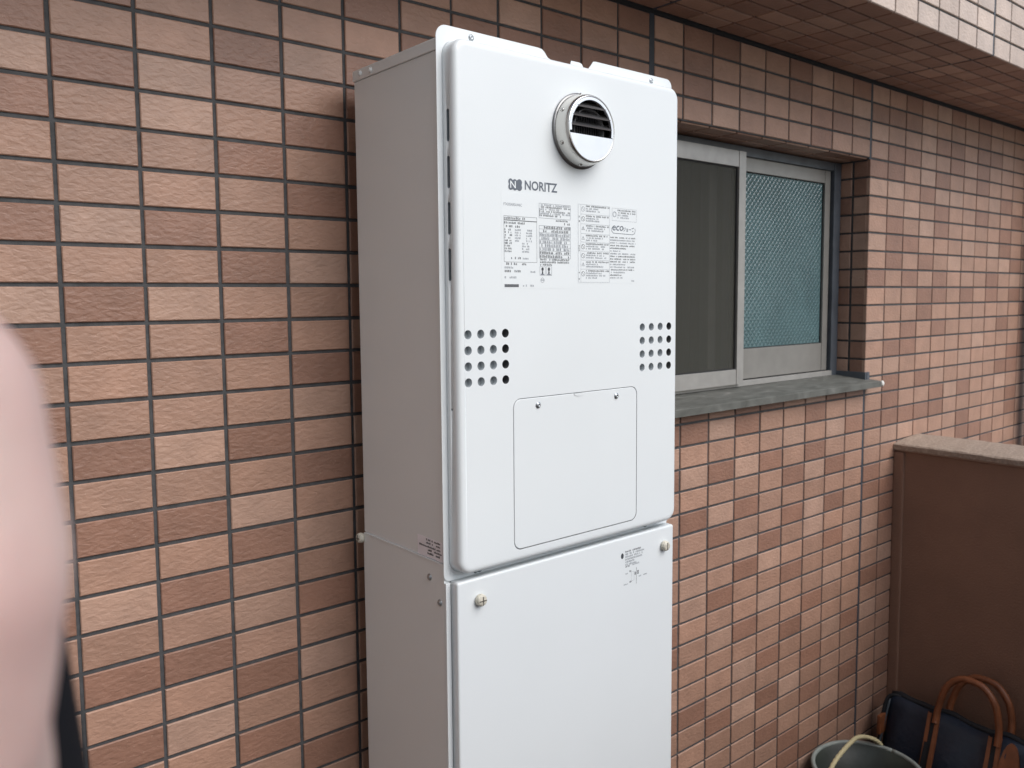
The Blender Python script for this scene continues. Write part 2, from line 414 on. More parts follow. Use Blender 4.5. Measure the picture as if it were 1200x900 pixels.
prof = [(0.082, -0.547), (-0.034, -0.5585), (-0.038, -0.5605), (-0.038, -0.575), (-0.030, -0.577), (0.082, -0.566)]
loft(bm, [[(xx, y, z) for y, z in prof] for xx in (1.085, 1.9975)], smooth=False)
prof2 = [(-0.0015, -0.5555), (-0.034, -0.5585), (-0.038, -0.5605), (-0.038, -0.575), (-0.030, -0.577), (-0.0015, -0.5745)]
loft(bm, [[(xx, y, z) for y, z in prof2] for xx in (1.9978, 2.020)], smooth=False)
bmesh.ops.recalc_face_normals(bm, faces=bm.faces)
sill = from_bm('window_sill', bm, wall, sill_m)
bm = bmesh.new(); box(bm, 1.9935, 2.0015, -0.0045, 0.081, -0.5590, -0.5355); box(bm, 2.0012, 2.0145, -0.0060, 0.0015, -0.5580, -0.5355)
from_bm('sill_flashing', bm, wall, alu_dark)
bm = bmesh.new(); bmesh.ops.create_icosphere(bm, subdivisions=2, radius=0.0068, matrix=Matrix.Translation((2.0265, -0.037, -0.5665)) @ Matrix.Diagonal((1, .8, 1.3, 1)))
from_bm('caulk_blob', bm, wall, mat('white_caulk', (.75, .74, .70), .6), smooth=True)
bm = bmesh.new(); box(bm, 1.0, 2.1, 0.166, 0.21, -0.62, 0.1)      # closes the cavity behind the wall around the window
# dark room behind the glass
bm.free()
bm = bmesh.new()
rx0, rx1, ry0, ry1, rz0, rz1 = 0.9, 2.2, 0.2215, 1.4, -1.0, 0.4
for q in (((rx0,ry1,rz0),(rx1,ry1,rz0),(rx1,ry1,rz1),(rx0,ry1,rz1)), ((rx0,ry0,rz0),(rx0,ry1,rz0),(rx0,ry1,rz1),(rx0,ry0,rz1)),
          ((rx1,ry0,rz0),(rx1,ry1,rz0),(rx1,ry1,rz1),(rx1,ry0,rz1)), ((rx0,ry0,rz0),(rx1,ry0,rz0),(rx1,ry1,rz0),(rx0,ry1,rz0)),
          ((rx0,ry0,rz1),(rx1,ry0,rz1),(rx1,ry1,rz1),(rx0,ry1,rz1))):
    bm.faces.new([bm.verts.new(v) for v in q])
bmesh.ops.solidify(bm, geom=list(bm.faces), thickness=0.01)
tag(from_bm('interior_walls', bm, None, mat('room_plaster', (.24, .23, .19), .9)), kind='structure')
# curtain behind the clear pane
bm = bmesh.new()
cr = [(1.50 + 0.10*k/40, 0.30 + 0.014*math.sin(k*1.15) + .006*math.sin(k*2.6)) for k in range(41)]
loft(bm, [[(a, b_ + s, z) for (a, b_) in cr] for z, s in ((-0.78, 0), (0.30, 0.0))], False, False, closed=False)
bmesh.ops.solidify(bm, geom=list(bm.faces), thickness=0.0015)
tag(from_bm('curtain', bm, None, mat('curtain_cloth', (.72, .71, .62), .9), smooth=True), 'dim grey curtain hanging in folds behind the dark window screen', 'curtain')

# ---------------------------------------------------------------- water heater
heater = empty('water_heater', (0.6165, -0.262, -0.69))
tag(heater, 'tall white wall-hung gas water heater with a round steel exhaust in its front', 'water heater')
HX0, HX1 = 0.390, 0.845
bm = bmesh.new(); box(bm, HX0, HX1, -0.2585, -0.046, -0.675, -0.0055, bev=0.0015); from_bm('casing', bm, heater, side_steel)
bm = bmesh.new(); box(bm, HX0-.0018, HX1+.0018, -0.2582, -0.0445, -0.005, 0.0100, bev=0.0015); from_bm('casing_cap', bm, heater, side_steel)
bm = bmesh.new(); box(bm, HX0+.05, HX1-.05, -0.045, 0.0, -0.06, 0.003, bev=.001); from_bm('wall_bracket', bm, heater, side_steel)
bm = bmesh.new(); box(bm, HX0+.05, HX1-.05, -0.045, 0.0, -0.66, -0.60, bev=.001); from_bm('wall_bracket', bm, heater, side_steel)
def screw_on(parent, c, ax, r=0.0036, h=0.0025, m=None, name='screw'):
    bm = bmesh.new(); c = Vector(c); ax = Vector(ax)
    lathe(bm, c, ax, [(0, r*1.25), (h*.25, r*1.25), (h*.3, r), (h*.8, r*.85), (h, r*.45), (h*.72, r*.32), (h*.7, 0.0003)], 14)
    return from_bm(name, bm, parent, m or screw_metal)
for y, z in ((-0.067, 0.003), (-0.096, 0.002)): screw_on(heater, (HX0-.0018, y, z), (-1, 0, 0), .0034, .003, side_steel)
# flange plate with the notched upper edge
FX0, FX1 = 0.3870, 0.8475
out = []
def arc(cx, cz, r, a0, a1, n=7): return [(cx + r*math.cos(R(a0 + (a1-a0)*k/n)), cz + r*math.sin(R(a0 + (a1-a0)*k/n))) for k in range(n+1)]
out += arc(FX0+.016, .027-.016, .016, 180, 90)
out += [(0.560, .027), (0.567, .0262), (0.572, .023), (0.578, .0165), (0.584, .0145)]
out += [(0.622, .0145), (0.624, .0200), (0.640, .0200), (0.645, .0188), (0.649, .0135)]
out += [(0.658, .0135), (0.664, .0200), (0.669, .0262), (0.674, .027)]
out += arc(FX1-.012, .027-.012, .012, 90, 0)
out += arc(FX1-.010, -.699+.010, .010, 0, -90) + arc(FX0+.010, -.699+.010, .010, -90, -180)
bm = bmesh.new()
loft(bm, [[(a, -0.2588, b_) for a, b_ in out], [(a, -0.2600, b_) for a, b_ in out]], smooth=False)
flange = from_bm('mounting_flange', bm, heater, white_steel)
# raised front shell
DX0, DX1, DZ0, DZ1, FY = 0.3965, 0.8385, -0.6885, 0.0085, -0.2840
bm = bmesh.new()
rings = [rrect(DX0, DX1, DZ0, DZ1, .020, y, off) for y, off in
         ((-0.2602, -0.0010), (-0.2625, -0.0002), (-0.2640, 0), (-0.2765, 0.0002), (-0.2795, 0.0010), (-0.2820, 0.0027), (-0.2835, 0.0050), (-0.28395, 0.0080), (FY, 0.0105), (FY, 0.0125))]
loft(bm, rings)
for f in bm.faces:
    if len(f.verts) > 4: f.smooth = False
shell = from_bm('front_shell', bm, heater, white_steel)
cut = []
def cutter(bm, m): 
    bmesh.ops.recalc_face_normals(bm, faces=bm.faces); return from_bm('cutter', bm, None, m)
bg_, bb = bmesh.new(), bmesh.new()
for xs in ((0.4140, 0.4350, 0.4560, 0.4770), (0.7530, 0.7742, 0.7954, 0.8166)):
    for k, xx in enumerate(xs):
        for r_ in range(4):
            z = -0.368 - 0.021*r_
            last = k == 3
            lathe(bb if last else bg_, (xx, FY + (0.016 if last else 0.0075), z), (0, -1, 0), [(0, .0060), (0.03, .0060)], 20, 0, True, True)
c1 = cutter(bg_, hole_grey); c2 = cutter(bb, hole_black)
bs = bmesh.new()
for za, zb in ((-0.080, -0.121), (-0.139, -0.180), (-0.197, -0.239), (-0.2565, -0.2985)):
    pts = []
    rr = .0030; yc = -0.2702
    for k in range(9): a = R(180*k/8); pts.append((yc + rr*math.cos(a), za - rr + rr*math.sin(a)))
    for k in range(9): a = R(180 + 180*k/8); pts.append((yc + rr*math.cos(a), zb + rr + rr*math.sin(a)))
    loft(bs, [[(xx, y, z) for y, z in pts] for xx in (DX0 - .004, DX0 + .004)], smooth=False)
lathe(bs, (DX0-.004, -0.2705, -0.466), (1, 0, 0), [(0, .0016), (.008, .0016)], 10, 0, True, True)
c3 = cutter(bs, hole_grey)
bm = bmesh.new(); AX0, AX1, AZ0, AZ1 = 0.4895, 0.7415, -0.6715, -0.4590
loft(bm, [rrect(AX0, AX1, AZ0, AZ1, .013, y) for y in (FY - .01, FY + .004)], smooth=False); c4 = cutter(bm, groove_grey)
boolean(shell, [c1, c2, c3, c4])
shell.location = -wpos(heater)
for q in shell.data.polygons: pass
# access cover sitting flush in its pocket, finger notch, screws
bm = bmesh.new()
loft(bm, [rrect(AX0 + .0011, AX1 - .0011, AZ0 + .0011, AZ1 - .0011, .0122, y, off) for y, off in ((FY + .0039, 0), (FY + .0006, 0), (FY + .0001, .0002), (FY - .0002, .0008), (FY-.0002, .003))])
acc = from_bm('access_cover', bm, heater, white_steel)
for q in acc.data.polygons: q.use_smooth = False
bm = bmesh.new(); loft(bm, [[(0.6155 + .011*math.cos(R(a)), y, AZ1 - .0012 - (.0045 if y < FY else .004)*max(0, -math.sin(R(a)))) for a in range(180, 361, 15)] for y in (FY - .00025, FY - .0009)])
from_bm('finger_notch', bm, acc, white_steel)
for xx in (0.535, 0.694): screw_on(acc, (xx, FY-.0002, -0.471), (0, -1, 0), .0037, .0028)
for xx in (0.443, 0.798): screw_on(flange, (xx, -0.2600, 0.0185), (0, -1, 0), .0034, .0022)
for xx in (0.440, 0.447, 0.789): screw_on(flange, (xx, -0.2600, -0.694), (0, -1, 0), .0030, .0025)

# exhaust
ex = empty('exhaust', (0.6165, FY, -0.0850), heater); ex.location = Vector((0.6165, FY, -0.0850)) - wpos(heater)
EC = (0.6165, FY, -0.0850)
bm = bmesh.new()
lathe(bm, EC, (0, -1, 0), [(0.0, .0500), (0.0002, .0525), (.0012, .0532), (.0024, .0528), (.003, .0505), (.0032, .0500)], 64)
from_bm('base_ring', bm, ex, mat('dark_steel_ring', (.22, .22, .22), .35, metal=1))
bm = bmesh.new()
lathe(bm, EC, (0, -1, 0), [(.002, .0503), (.006, .0500), (.016, .0490), (.0205, .0482), (.0235, .0472), (.0258, .0458), (.0264, .0448), (.0262, .0437), (.0250, .0432), (.018, .0430), (.001, .0430)], 64)
from_bm('exhaust_collar', bm, ex, steel)
# lower polished plate (segment of a disc), louvre bars, rim, dark inside
zc = EC[2]; yf = FY - .0258
def seg(zlow, zhigh, r, n=24):
    a0 = math.asin(max(-1, min(1, (zhigh)/r))); a1 = math.asin(max(-1, min(1, zlow/r)))
    right = [(r*math.cos(a0 + (a1-a0)*k/n), r*math.sin(a0 + (a1-a0)*k/n)) for k in range(n+1)]
    left = [(-a, b_) for a, b_ in right[::-1]]
    pts = right + left; o_ = []
    for q in pts:
        if not o_ or (abs(q[0]-o_[-1][0]) + abs(q[1]-o_[-1][1])) > 1e-6: o_.append(q)
    if abs(o_[0][0]-o_[-1][0]) + abs(o_[0][1]-o_[-1][1]) < 1e-6: o_.pop()
    return o_
s_ = seg(-.0436, -.0095, .0436)
bm = bmesh.new(); loft(bm, [[(EC[0]+a, y, zc+b_) for a, b_ in s_] for y in (yf + .0012, yf)], smooth=False); bmesh.ops.recalc_face_normals(bm, faces=bm.faces)
from_bm('face_plate', bm, ex, polish)
bm = bmesh.new()
ro = [(.0437*math.cos(R(a)), .0437*math.sin(R(a))) for a in range(-12, 193, 5)]
ri = [(.0395*math.cos(R(a)) , .0395*math.sin(R(a))) for a in range(-12, 193, 5)]
V = [[bm.verts.new((EC[0]+a, y, zc+b_)) for a, b_ in q] for q, y in ((ro, yf), (ri, yf), (ri, yf+.004))]
for a, b_ in ((V[0], V[1]), (V[1], V[2])):
    for k in range(len(a)-1): bm.faces.new((a[k], a[k+1], b_[k+1], b_[k]))
bmesh.ops.recalc_face_normals(bm, faces=bm.faces); from_bm('opening_rim', bm, ex, polish)
for zz in (.0290, .0158, .0025):
    hw = math.sqrt(.0405**2 - zz**2)
    bm = bmesh.new()
    q = [(yf-.0003, zz+.0009), (yf+.0004, zz-.0010), (yf+.0120, zz+.0075), (yf+.0118, zz+.0087)]
    loft(bm, [[(EC[0]+s*hw, y, zc+z) for y, z in q] for s in (-1, 1)], smooth=False); bmesh.ops.recalc_face_normals(bm, faces=bm.faces)
    from_bm('louvre', bm, ex, louvre_metal)
bm = bmesh.new(); lathe(bm, EC, (0, -1, 0), [(.0012, .0005), (.0012, .0425)], 40); from_bm('exhaust_back', bm, ex, black_metal)
bm = bmesh.new()
for k in range(14):      # inner mesh of the outlet pipe
    xx = EC[0] - .033 + k*.0046
    box(bm, xx, xx+.0012, FY-.010, FY-.009, zc-.030, zc+.034)
from_bm('inner_grille', bm, ex, mat('dim_grille', (.10, .10, .11), .5, metal=.6))
bm = bmesh.new(); lathe(bm, (EC[0]+.001, FY, zc), (0, -1, 0), [(.0015, .0310), (.019, .0300), (.0195, .0285), (.0015, .0285)], 40); from_bm('inner_pipe', bm, ex, mat('pipe_dark', (.045, .045, .047), .5))
for a in (152, 206, 100, 260, 0):
    u = Vector((math.cos(R(a)), 0, math.sin(R(a)))); screw_on(ex, Vector((EC[0], FY-.011, zc)) + u*.0494, u, .0024, .0022, steel, 'rivet')

# ---- print on the front
YL = FY - .00012           # label film surface
def quad(bm, x0, x1, z0, z1, y): 
    bm.faces.new([bm.verts.new(p) for p in ((x0, y, z0), (x1, y, z0), (x1, y, z1), (x0, y, z1))])
def plate(name, x0, x1, z0, z1, parent, m):
    bm = bmesh.new(); box(bm, x0, x1, YL, FY - .00001, z0, z1); return from_bm(name, bm, parent, m)
YP = YL - .00012
def micro(bm, x0, x1, z, h, y=YP, fill=.85, pr=None):
    """a line of tiny characters: each a few strokes of flat print"""
    pr = pr or rnd; xx = x0
    while xx < x1 - h*.5:
        wd = h*pr.uniform(.6, .95)
        if pr.random() < fill:
            t = h*.19
            for k in range(pr.choice((2, 3, 3))):
                zz = z + h*(.1 + .36*k) ; quad(bm, xx, xx + wd*pr.uniform(.6, 1), zz, zz + t, y)
            q = xx + wd*pr.uniform(.05, .8); quad(bm, q, q+t, z, z+h*.95, y - .00002)
        xx += wd + h*.16
def rect_line(bm, x0, x1, z0, z1, t=.0003, y=YP):
    for q in ((x0, x1, z0, z0+t), (x0, x1, z1-t, z1)): quad(bm, *q, y-.00004)
    for q in ((x0, x0+t, z0, z1), (x1-t, x1, z0, z1)): quad(bm, *q, y-.00006)
def ring_mark(bm, cx, cz, r, t=.0003, slash=True, tri=False, y=YP):
    n_ = 3 if tri else 18; ph = 90
    for k in range(n_):
        a, b_ = R(ph + 360*k/n_), R(ph + 360*(k+1)/n_)
        bm.faces.new([bm.verts.new((cx + q*math.cos(c_), y, cz + q*math.sin(c_))) for q, c_ in ((r, a), (r, b_), (r - t*(2 if tri else 1), b_), (r - t*(2 if tri else 1), a))])
    if tri: quad(bm, cx - t*.7, cx + t*.7, cz - r*.1, cz + r*.4, y)
    elif slash:
        d = r*.7
        bm.faces.new([bm.verts.new(p) for p in ((cx - d, y-.00002, cz + d), (cx - d + t*1.2, y-.00002, cz + d), (cx + d, y-.00002, cz - d), (cx + d - t*1.2, y-.00002, cz - d))])
def text(name, body, x, z, h, m, parent, w_=None, align='LEFT', y=YP, bold=0.0, shear=0.0):
    cu = bpy.data.curves.new(name, 'FONT'); cu.body = body; cu.size = 1; cu.align_x = align; cu.resolution_u = 3; cu.offset = bold; cu.shear = shear
    o = bpy.data.objects.new('t', cu); C.objects.link(o); bpy.context.view_layer.update()
    me = bpy.data.meshes.new_from_object(o.evaluated_get(bpy.context.evaluated_depsgraph_get())); bpy.data.objects.remove(o)
    xs = [v.co.x for v in me.vertices]; ys = [v.co.y for v in me.vertices]
    if not xs: return None
    s = h / (max(ys) - min(ys)); sx = (w_ / (max(xs) - min(xs))) if w_ else s
    for v in me.vertices: v.co = (x + (v.co.x - min(xs))*sx, y, z + (v.co.y - min(ys))*s)
    return link(name, me, parent, m)

# maker's mark: rounded block with a light N and a darker right half, then the word
bm = bmesh.new()
mx0, mx1, mz0, mz1 = 0.4840, 0.5085, -0.1765, -0.1615
for cx, cz in ((.4882, -.1656), (.4955, -.1660), (.4882, -.1722), (.4955, -.1724)):
    bm.faces.new([bm.verts.new((cx + .0040*math.cos(R(a)), YP, cz + .0043*math.sin(R(a)))) for a in range(0, 360, 20)])
    YP -= .00001
for cx, cz in ((.5035, -.1657), (.5035, -.1723)):
    bm.faces.new([bm.verts.new((cx + .0047*math.cos(R(a)), YP, cz + .0045*math.sin(R(a)))) for a in range(0, 360, 20)]); YP -= .00001
quad(bm, .4850, .5075, -.1705, -.1675, YP-.00001); quad(bm, .4885, .5030, -.1755, -.1630, YP-.00002)
YP = YL - .00012
logo = from_bm('logo_mark', bm, shell, logo_ink)
logo.location = -wpos(shell) if False else Vector((0, 0, 0))
n_ = text('letter', 'N', .4872, -.1738, .0095, paper, None, .0098, y=YP-.00022, bold=.012)
wordm = text('wordmark', 'NORITZ', .5130, -.1745, .0128, logo_ink, None, .0600, y=YP, bold=.022)
def reparent(o, p):
    o.parent = p; o.location = -wpos(p)
for o in (logo, n_, wordm):
    if o: reparent(o, heater)
reparent(n_, logo)
# rating label
pl = plate('rating_label', .4715, .6035, -.3080, -.1795, heater, paper)
text('model_number', 'FT4205ARSAW6C', .4757, -.1975, .0037, ink_pale, pl, .032)
bm = bmesh.new(); pale = bmesh.new()
rect_line(bm, .4757, .5345, -.2725, -.2110, .00035); quad(bm, .4757, .5345, -.2172, -.2162, YP-.00003)
micro(bm, .4765, .5150, -.2155, .0032); micro(bm, .4765, .5130, -.2215, .0028)
micro(bm, .4765, .4920, -.2262, .0028); micro(bm, .4955, .5070, -.2262, .0030)
z = -.2305
for k in range(9):
    micro(bm, .4768, .4790 + (.003 if k > 3 else 0), z - .0036*k, .0026); micro(bm, .4832 if k < 4 else .4805, .4870 + .0018*(k % 3), z - .0036*k, .0024, fill=.8)
    if k < 5:
        micro(pale, .4950, .5060, z - .0036*k, .0024); micro(pale, .5150, .5262, z - .0036*k, .0024)
    else: micro(pale, .5075, .5215, z - .0036*k, .0024)
micro(bm, .4880, .5060, -.2685, .0030); micro(pale, .5065, .5200, -.2685, .0022)
micro(bm, .4765, .5000, -.2765, .0032); micro(bm, .5070, .5150, -.2765, .0030)
micro(pale, .4765, .4920, -.2812, .0026); micro(bm, .4765, .5040, -.2862, .0030, fill=.8); micro(pale, .5225, .5330, -.2865, .0026)
micro(pale, .4765, .4980, -.2945, .0028)
k = 0
while k < 24:                                                    # serial bar
    quad(bm, .4762 + k*.00105, .4762 + k*.00105 + .0008, -.3062, -.3022, YP); k += 1
micro(pale, .5085, .5165, -.3055, .0026); micro(pale, .5220, .5310, -.3055, .0026)
rect_line(pale, .5385, .5985, -.2110, -.1905, .0004)
for k in range(6): micro(bm if k % 2 else pale, .5420 if k < 2 else .5392, .5975 - (.016 if k in (2, 5) else 0), -.1940 - .0029*k, .0024)
micro(bm, .5700, .5965, -.2145, .0025); micro(bm, .5860, .5970, -.2188, .0030)
rect_line(pale, .5385, .5985, -.2660, -.2210, .0004)
for k in range(1, 9): quad(pale, .5385, .5985, -.2210 - .0050*k, -.2206 - .0050*k, YP-.00003)
for xx in (.5440, .5500, .5570, .5640, .5710, .5790, .5870): quad(pale, xx, xx+.0004, -.2560, -.2320, YP-.00005)
for k in range(9): micro(bm if k in (0, 1, 7, 8) else pale, .5395 + (.008 if k == 0 else 0), .5975, -.2252 - .0050*k, .0034, fill=.8)
micro(bm, .5400, .5965, -.2692, .0027); micro(bm, .5400, .5965, -.2728, .0027); micro(bm, .5400, .5640, -.2764, .0027)
for xx in (.5395, .5515): rect_line(pale, xx, xx+.0105, -.2900, -.2775, .0004)
for xx in (.5447, .5567):
    bm.faces.new([bm.verts.new((xx + .0022*math.cos(R(a)), YP, -.2812 + .0026*math.sin(R(a)))) for a in range(0, 360, 30)])
    quad(bm, xx-.0012, xx+.0012, -.2880, -.2840, YP); quad(pale, xx-.0035, xx+.0035, -.2892, -.2876, YP)
ring_mark(pale, .5445, -.2965, .0035, .0005, False); micro(pale, .5420, .5470, -.2975, .0022)
from_bm('fine_print', bm, pl, ink); from_bm('pale_fine_print', pale, pl, ink_pale)
# caution label
pl2 = plate('caution_label', .6125, .7430, -.3005, -.1850, heater, paper)
bm = bmesh.new(); pale = bmesh.new()
rect_line(pale, .6140, .6790, -.2990, -.1870, .00025)
quad(pale, .6190, .6193, -.2990, -.1870, YP-.00003)
zs = [-.1870, -.2010, -.2150, -.2290, -.2410, -.2540, -.2670, -.2800, -.2990]
for z in zs[1:-1]: quad(pale, .6190, .6790, z, z+.0003, YP-.00005)
for k, z in enumerate(zs[:-1]):
    ring_mark(bm if k % 3 else pale, .6238, z - .0066, .0036, .0005, k not in (2, 3, 6), k in (2, 3, 6))
    nl = 3 if k != 7 else 4
    for q in range(nl): micro(bm if q == 0 else pale, .6295, .6780 - (rnd.uniform(.006, .026) if q else 0), z - .0035 - .0034*q, .0023)
for z in (-.2030, -.2480, -.2860):
    for k in range(4): micro(bm, .6150, .6182, z - .0032*k, .0026)
rect_line(pale, .6840, .7380, -.2070, -.1885, .00025); ring_mark(pale, .6895, -.1975, .0042, .0006, False); rect_line(pale, .6870, .6920, -.2005, -.1950, .0003)
for q in range(4): micro(bm if q < 2 else pale, .6960, .7370 - (.016 if q > 1 else 0), -.1925 - .0036*q, .0023)
z = -.2330
while z > -.2935:
    micro(pale if rnd.random() < .6 else bm, .6800, .7380 - (rnd.uniform(.02, .04) if rnd.random() < .3 else rnd.uniform(0, .004)), z, .0021); z -= .0040
micro(pale, .7250, .7350, -.2975, .0022)
from_bm('fine_print', bm, pl2, ink); from_bm('pale_fine_print', pale, pl2, ink_pale)
text('eco_mark', 'eco', .6850, -.2215, .0075, logo_ink, pl2, .0240, bold=.01, shear=.15)
text('eco_mark', 'ジョーズ', .7085, -.2222, .0068, logo_ink, pl2, .0240, bold=.02)
bm = bmesh.new()
pth = [(.6865, -.2155), (.6835, -.2185), (.6835, -.2225), (.6870, -.2255), (.7290, -.2262), (.7340, -.2245), (.7355, -.2200), (.7345, -.2170)]
for (a, b_), (c_, d) in zip(pth, pth[1:]):
    v = Vector((c_-a, 0, d-b_)).normalized(); n2 = Vector((-v.z, 0, v.x))*.0004
    bm.faces.new([bm.verts.new(Vector(q) + s*n2 + e_*v*.0003) for q, s, e_ in (((a, YP, b_), 1, -1), ((c_, YP, d), 1, 1), ((c_, YP, d), -1, 1), ((a, YP, b_), -1, -1))])
from_bm('eco_mark_outline', bm, pl2, logo_ink)

# sticker on the left side, printed lines
bm = bmesh.new(); box(bm, HX0 - .0003, HX0 - .00002, -0.2535, -0.1935, -0.6745, -0.6470); sl = from_bm('side_label', bm, heater, paper2)
bm = bmesh.new()
for z, y0, y1 in ((-.6515, -.2150, -.2480), (-.6560, -.2150, -.2500), (-.6610, -.1980, -.2500), (-.6655, -.2190, -.2520), (-.6700, -.2180, -.2450)):
    y = y0
    while y > y1:
        hh = rnd.uniform(.0018, .0030); wv = rnd.uniform(.0012, .0024)
        if rnd.random() < .85:
            bm.faces.new([bm.verts.new(q) for q in ((HX0-.00045, y, z), (HX0-.00045, y-wv, z), (HX0-.00045, y-wv, z+hh), (HX0-.00045, y, z+hh))])
        y -= wv + .0006
from_bm('fine_print', bm, sl, ink)

# ---------------------------------------------------------------- pipe cover below
cov = empty('pipe_cover', (0.6165, -0.16, FLOOR))
tag(cov, 'white box cabinet standing on the floor directly beneath the water heater, with ivory knobs', 'cabinet')
bm = bmesh.new(); box(bm, HX0-.0012, HX1+.0012, -0.2575, -0.0445, FLOOR, -0.6765, bev=.0015); from_bm('casing', bm, cov, side_steel)
bm = bmesh.new(); box(bm, HX0-.0020, HX0+.0030, -0.2565, -0.050, -0.6772, -0.6752); from_bm('casing_seam', bm, cov, white_steel)
bm = bmesh.new(); box(bm, HX0-.0016, HX0+.0060, -0.2625, -0.2578, FLOOR+.03, -0.7010, bev=.001); box(bm, HX1-.006, HX1+.0016, -0.2625, -0.2578, FLOOR+.03, -0.7010, bev=.001)
from_bm('front_flange', bm, cov, white_steel)
galv = mat('galvanised_edge', (.50, .51, .52), .45, metal=.3, vary=(500, .3))
bm = bmesh.new(); box(bm, HX0+.0062, HX1-.0062, -0.2610, -0.2578, FLOOR+.03, -0.7010); from_bm('panel_edge', bm, cov, galv)
bm = bmesh.new()
loft(bm, [rrect(HX0+.0065, HX1-.0045, FLOOR+.032, -0.6985, .004, y, off) for y, off in ((-0.2612, 0), (-0.2745, 0), (-0.2762, .0005), (-0.2770, .002), (-0.2770, .004))])
for f in bm.faces:
    if len(f.verts) > 4: f.smooth = False
fp = from_bm('front_panel', bm, cov, white_steel)
def knob(c, ax, parent, r=.0085, cross=True):
    bm = bmesh.new(); c = Vector(c); ax = Vector(ax)
    n_ = 28; prof = [(0, .8), (.001, .98), (.003, 1.0), (.0065, .96), (.0085, .8), (.0090, .55), (.0091, .05)]
    u = ax.orthogonal().normalized(); v = ax.cross(u)
    loft(bm, [[tuple(c + ax*h + (u*math.cos(2*math.pi*i/n_) + v*math.sin(2*math.pi*i/n_))*r*q*(1 - (.05 if i % 2 and .0005 < h < .0086 else 0))) for i in range(n_)] for h, q in prof], True, True)
    o = from_bm('knob', bm, parent, knob_plastic)
    bm = bmesh.new(); t = r*.10
    x_ = (u + v).normalized(); y_ = ax.cross(x_)
    for d1, d2 in ((x_, y_),) + (((y_, x_),) if cross else ()):
        q = [c + ax*.0095 + d1*(s1*r*.68) + d2*(s2*t) for s1, s2 in ((-1, -1), (1, -1), (1, 1), (-1, 1))]
        q2 = [p - ax*.003 for p in q]
        loft(bm, [[tuple(p) for p in q2], [tuple(p) for p in q]], smooth=False)
    bmesh.ops.recalc_face_normals(bm, faces=bm.faces)
    from_bm('knob_slot', bm, o, mat('slot_shadow_plastic', (.16, .15, .13), .7))
    return o
knob((0.433, -0.2770, -0.7285), (0, -1, 0), fp); knob((0.8155, -0.2770, -0.7295), (0, -1, 0), fp, cross=False)
knob((HX0 - .001, -0.0420, -0.6850), (-1, 0, 0), cov, .0078)
screw_on(cov, (HX0-.0012, -0.2235, -0.7010), (-1, 0, 0), .0038, .003); screw_on(cov, (HX0-.0012, -0.2475, -0.7305), (-1, 0, 0), .0038, .003)
YC = -0.27715
bm = bmesh.new(); pale = bmesh.new()
bm.faces.new([bm.verts.new((.7165 + .0032*math.cos(R(a)), YC, -.7275 + .0046*math.sin(R(a)))) for a in range(0, 360, 30)])
for k in range(6): micro(bm if k == 0 else pale, .7235, .7235 + (.036, .048, .044, .040, .022, .026)[k], -.7235 - .0042*k, .0028, YC)
micro(bm, .7235, .7350, -.7475, .0026, YC); micro(pale, .7400, .7560, -.7470, .0026, YC)
micro(pale, .7200, .7310, -.7590, .0022, YC); micro(bm, .7330, .7375, -.7570, .0030, YC, fill=1)
micro(pale, .7200, .7310, -.7760, .0022, YC); micro(bm, .7330, .7375, -.7740, .0030, YC, fill=1)
micro(pale, .7550, .7620, -.7690, .0022, YC); micro(pale, .7660, .7740, -.7690, .0022, YC)
rect_line(pale, .7375, .7440, -.7720, -.7570, .0003, YC)
quad(bm, .7492, .7498, -.7790, -.7520, YC); micro(bm, .7455, .7560, -.7640, .0060, YC, fill=1)
from_bm('printed_diagram', pale, fp, ink_pale); from_bm('printed_note', bm, fp, ink)

# ---------------------------------------------------------------- parapet at the far end
pm = mat('brown_render', (.245, .137, .092), .80, bump=(190, .0016, 5), vary=(7, .08))
pm_top = mat('coping_render', (.36, .28, .22), .9, bump=(350, .0022, 3), vary=(160, .22))
PX0, PX1 = 2.190, 2.335
par = empty('parapet', (2.26, -1.0, FLOOR)); tag(par, 'low brown rendered parapet wall standing out from the tiled wall behind the bag', 'parapet')
def nbox(name, x0, x1, y0, y1, z0, z1, parent, m, bev=.004, seed=0):
    bm = bmesh.new(); box(bm, x0, x1, y0, y1, z0, z1, bev=bev); return from_bm(name, bm, parent, m)
nbox('wall_body', PX0, PX1, -1.359, 0.0008, FLOOR, -0.7795, par, pm)
nbox('corner_fillet', PX0-.008, PX0+.02, -0.030, 0.0004, FLOOR, -0.7805, par, pm, .006)
nbox('drip_edge', PX0-.004, PX1+.004, -1.35, -0.0005, -0.7790, -0.7740, par, mat('pale_drip_edge', (.36, .24, .18), .8), .0015)
bm = bmesh.new()
prof = [(PX0-.010, -.7735), (PX0-.012, -.7600), (PX0-.008, -.7565), (PX0+.05, -.7500), (PX1-.01, -.7450), (PX1+.006, -.7455), (PX1+.008, -.7735)]
N_ = 90
rings = []
for k in range(N_+1):
    y = -1.35 + 1.3492*k/N_
    rings.append([(x_ + rnd.uniform(-.0007, .0007), y, z_ + rnd.uniform(-.0009, .0009)) for x_, z_ in prof])
loft(bm, rings, smooth=False); bmesh.ops.recalc_face_normals(bm, faces=bm.faces)
cop = from_bm('coping', bm, par, pm_top)

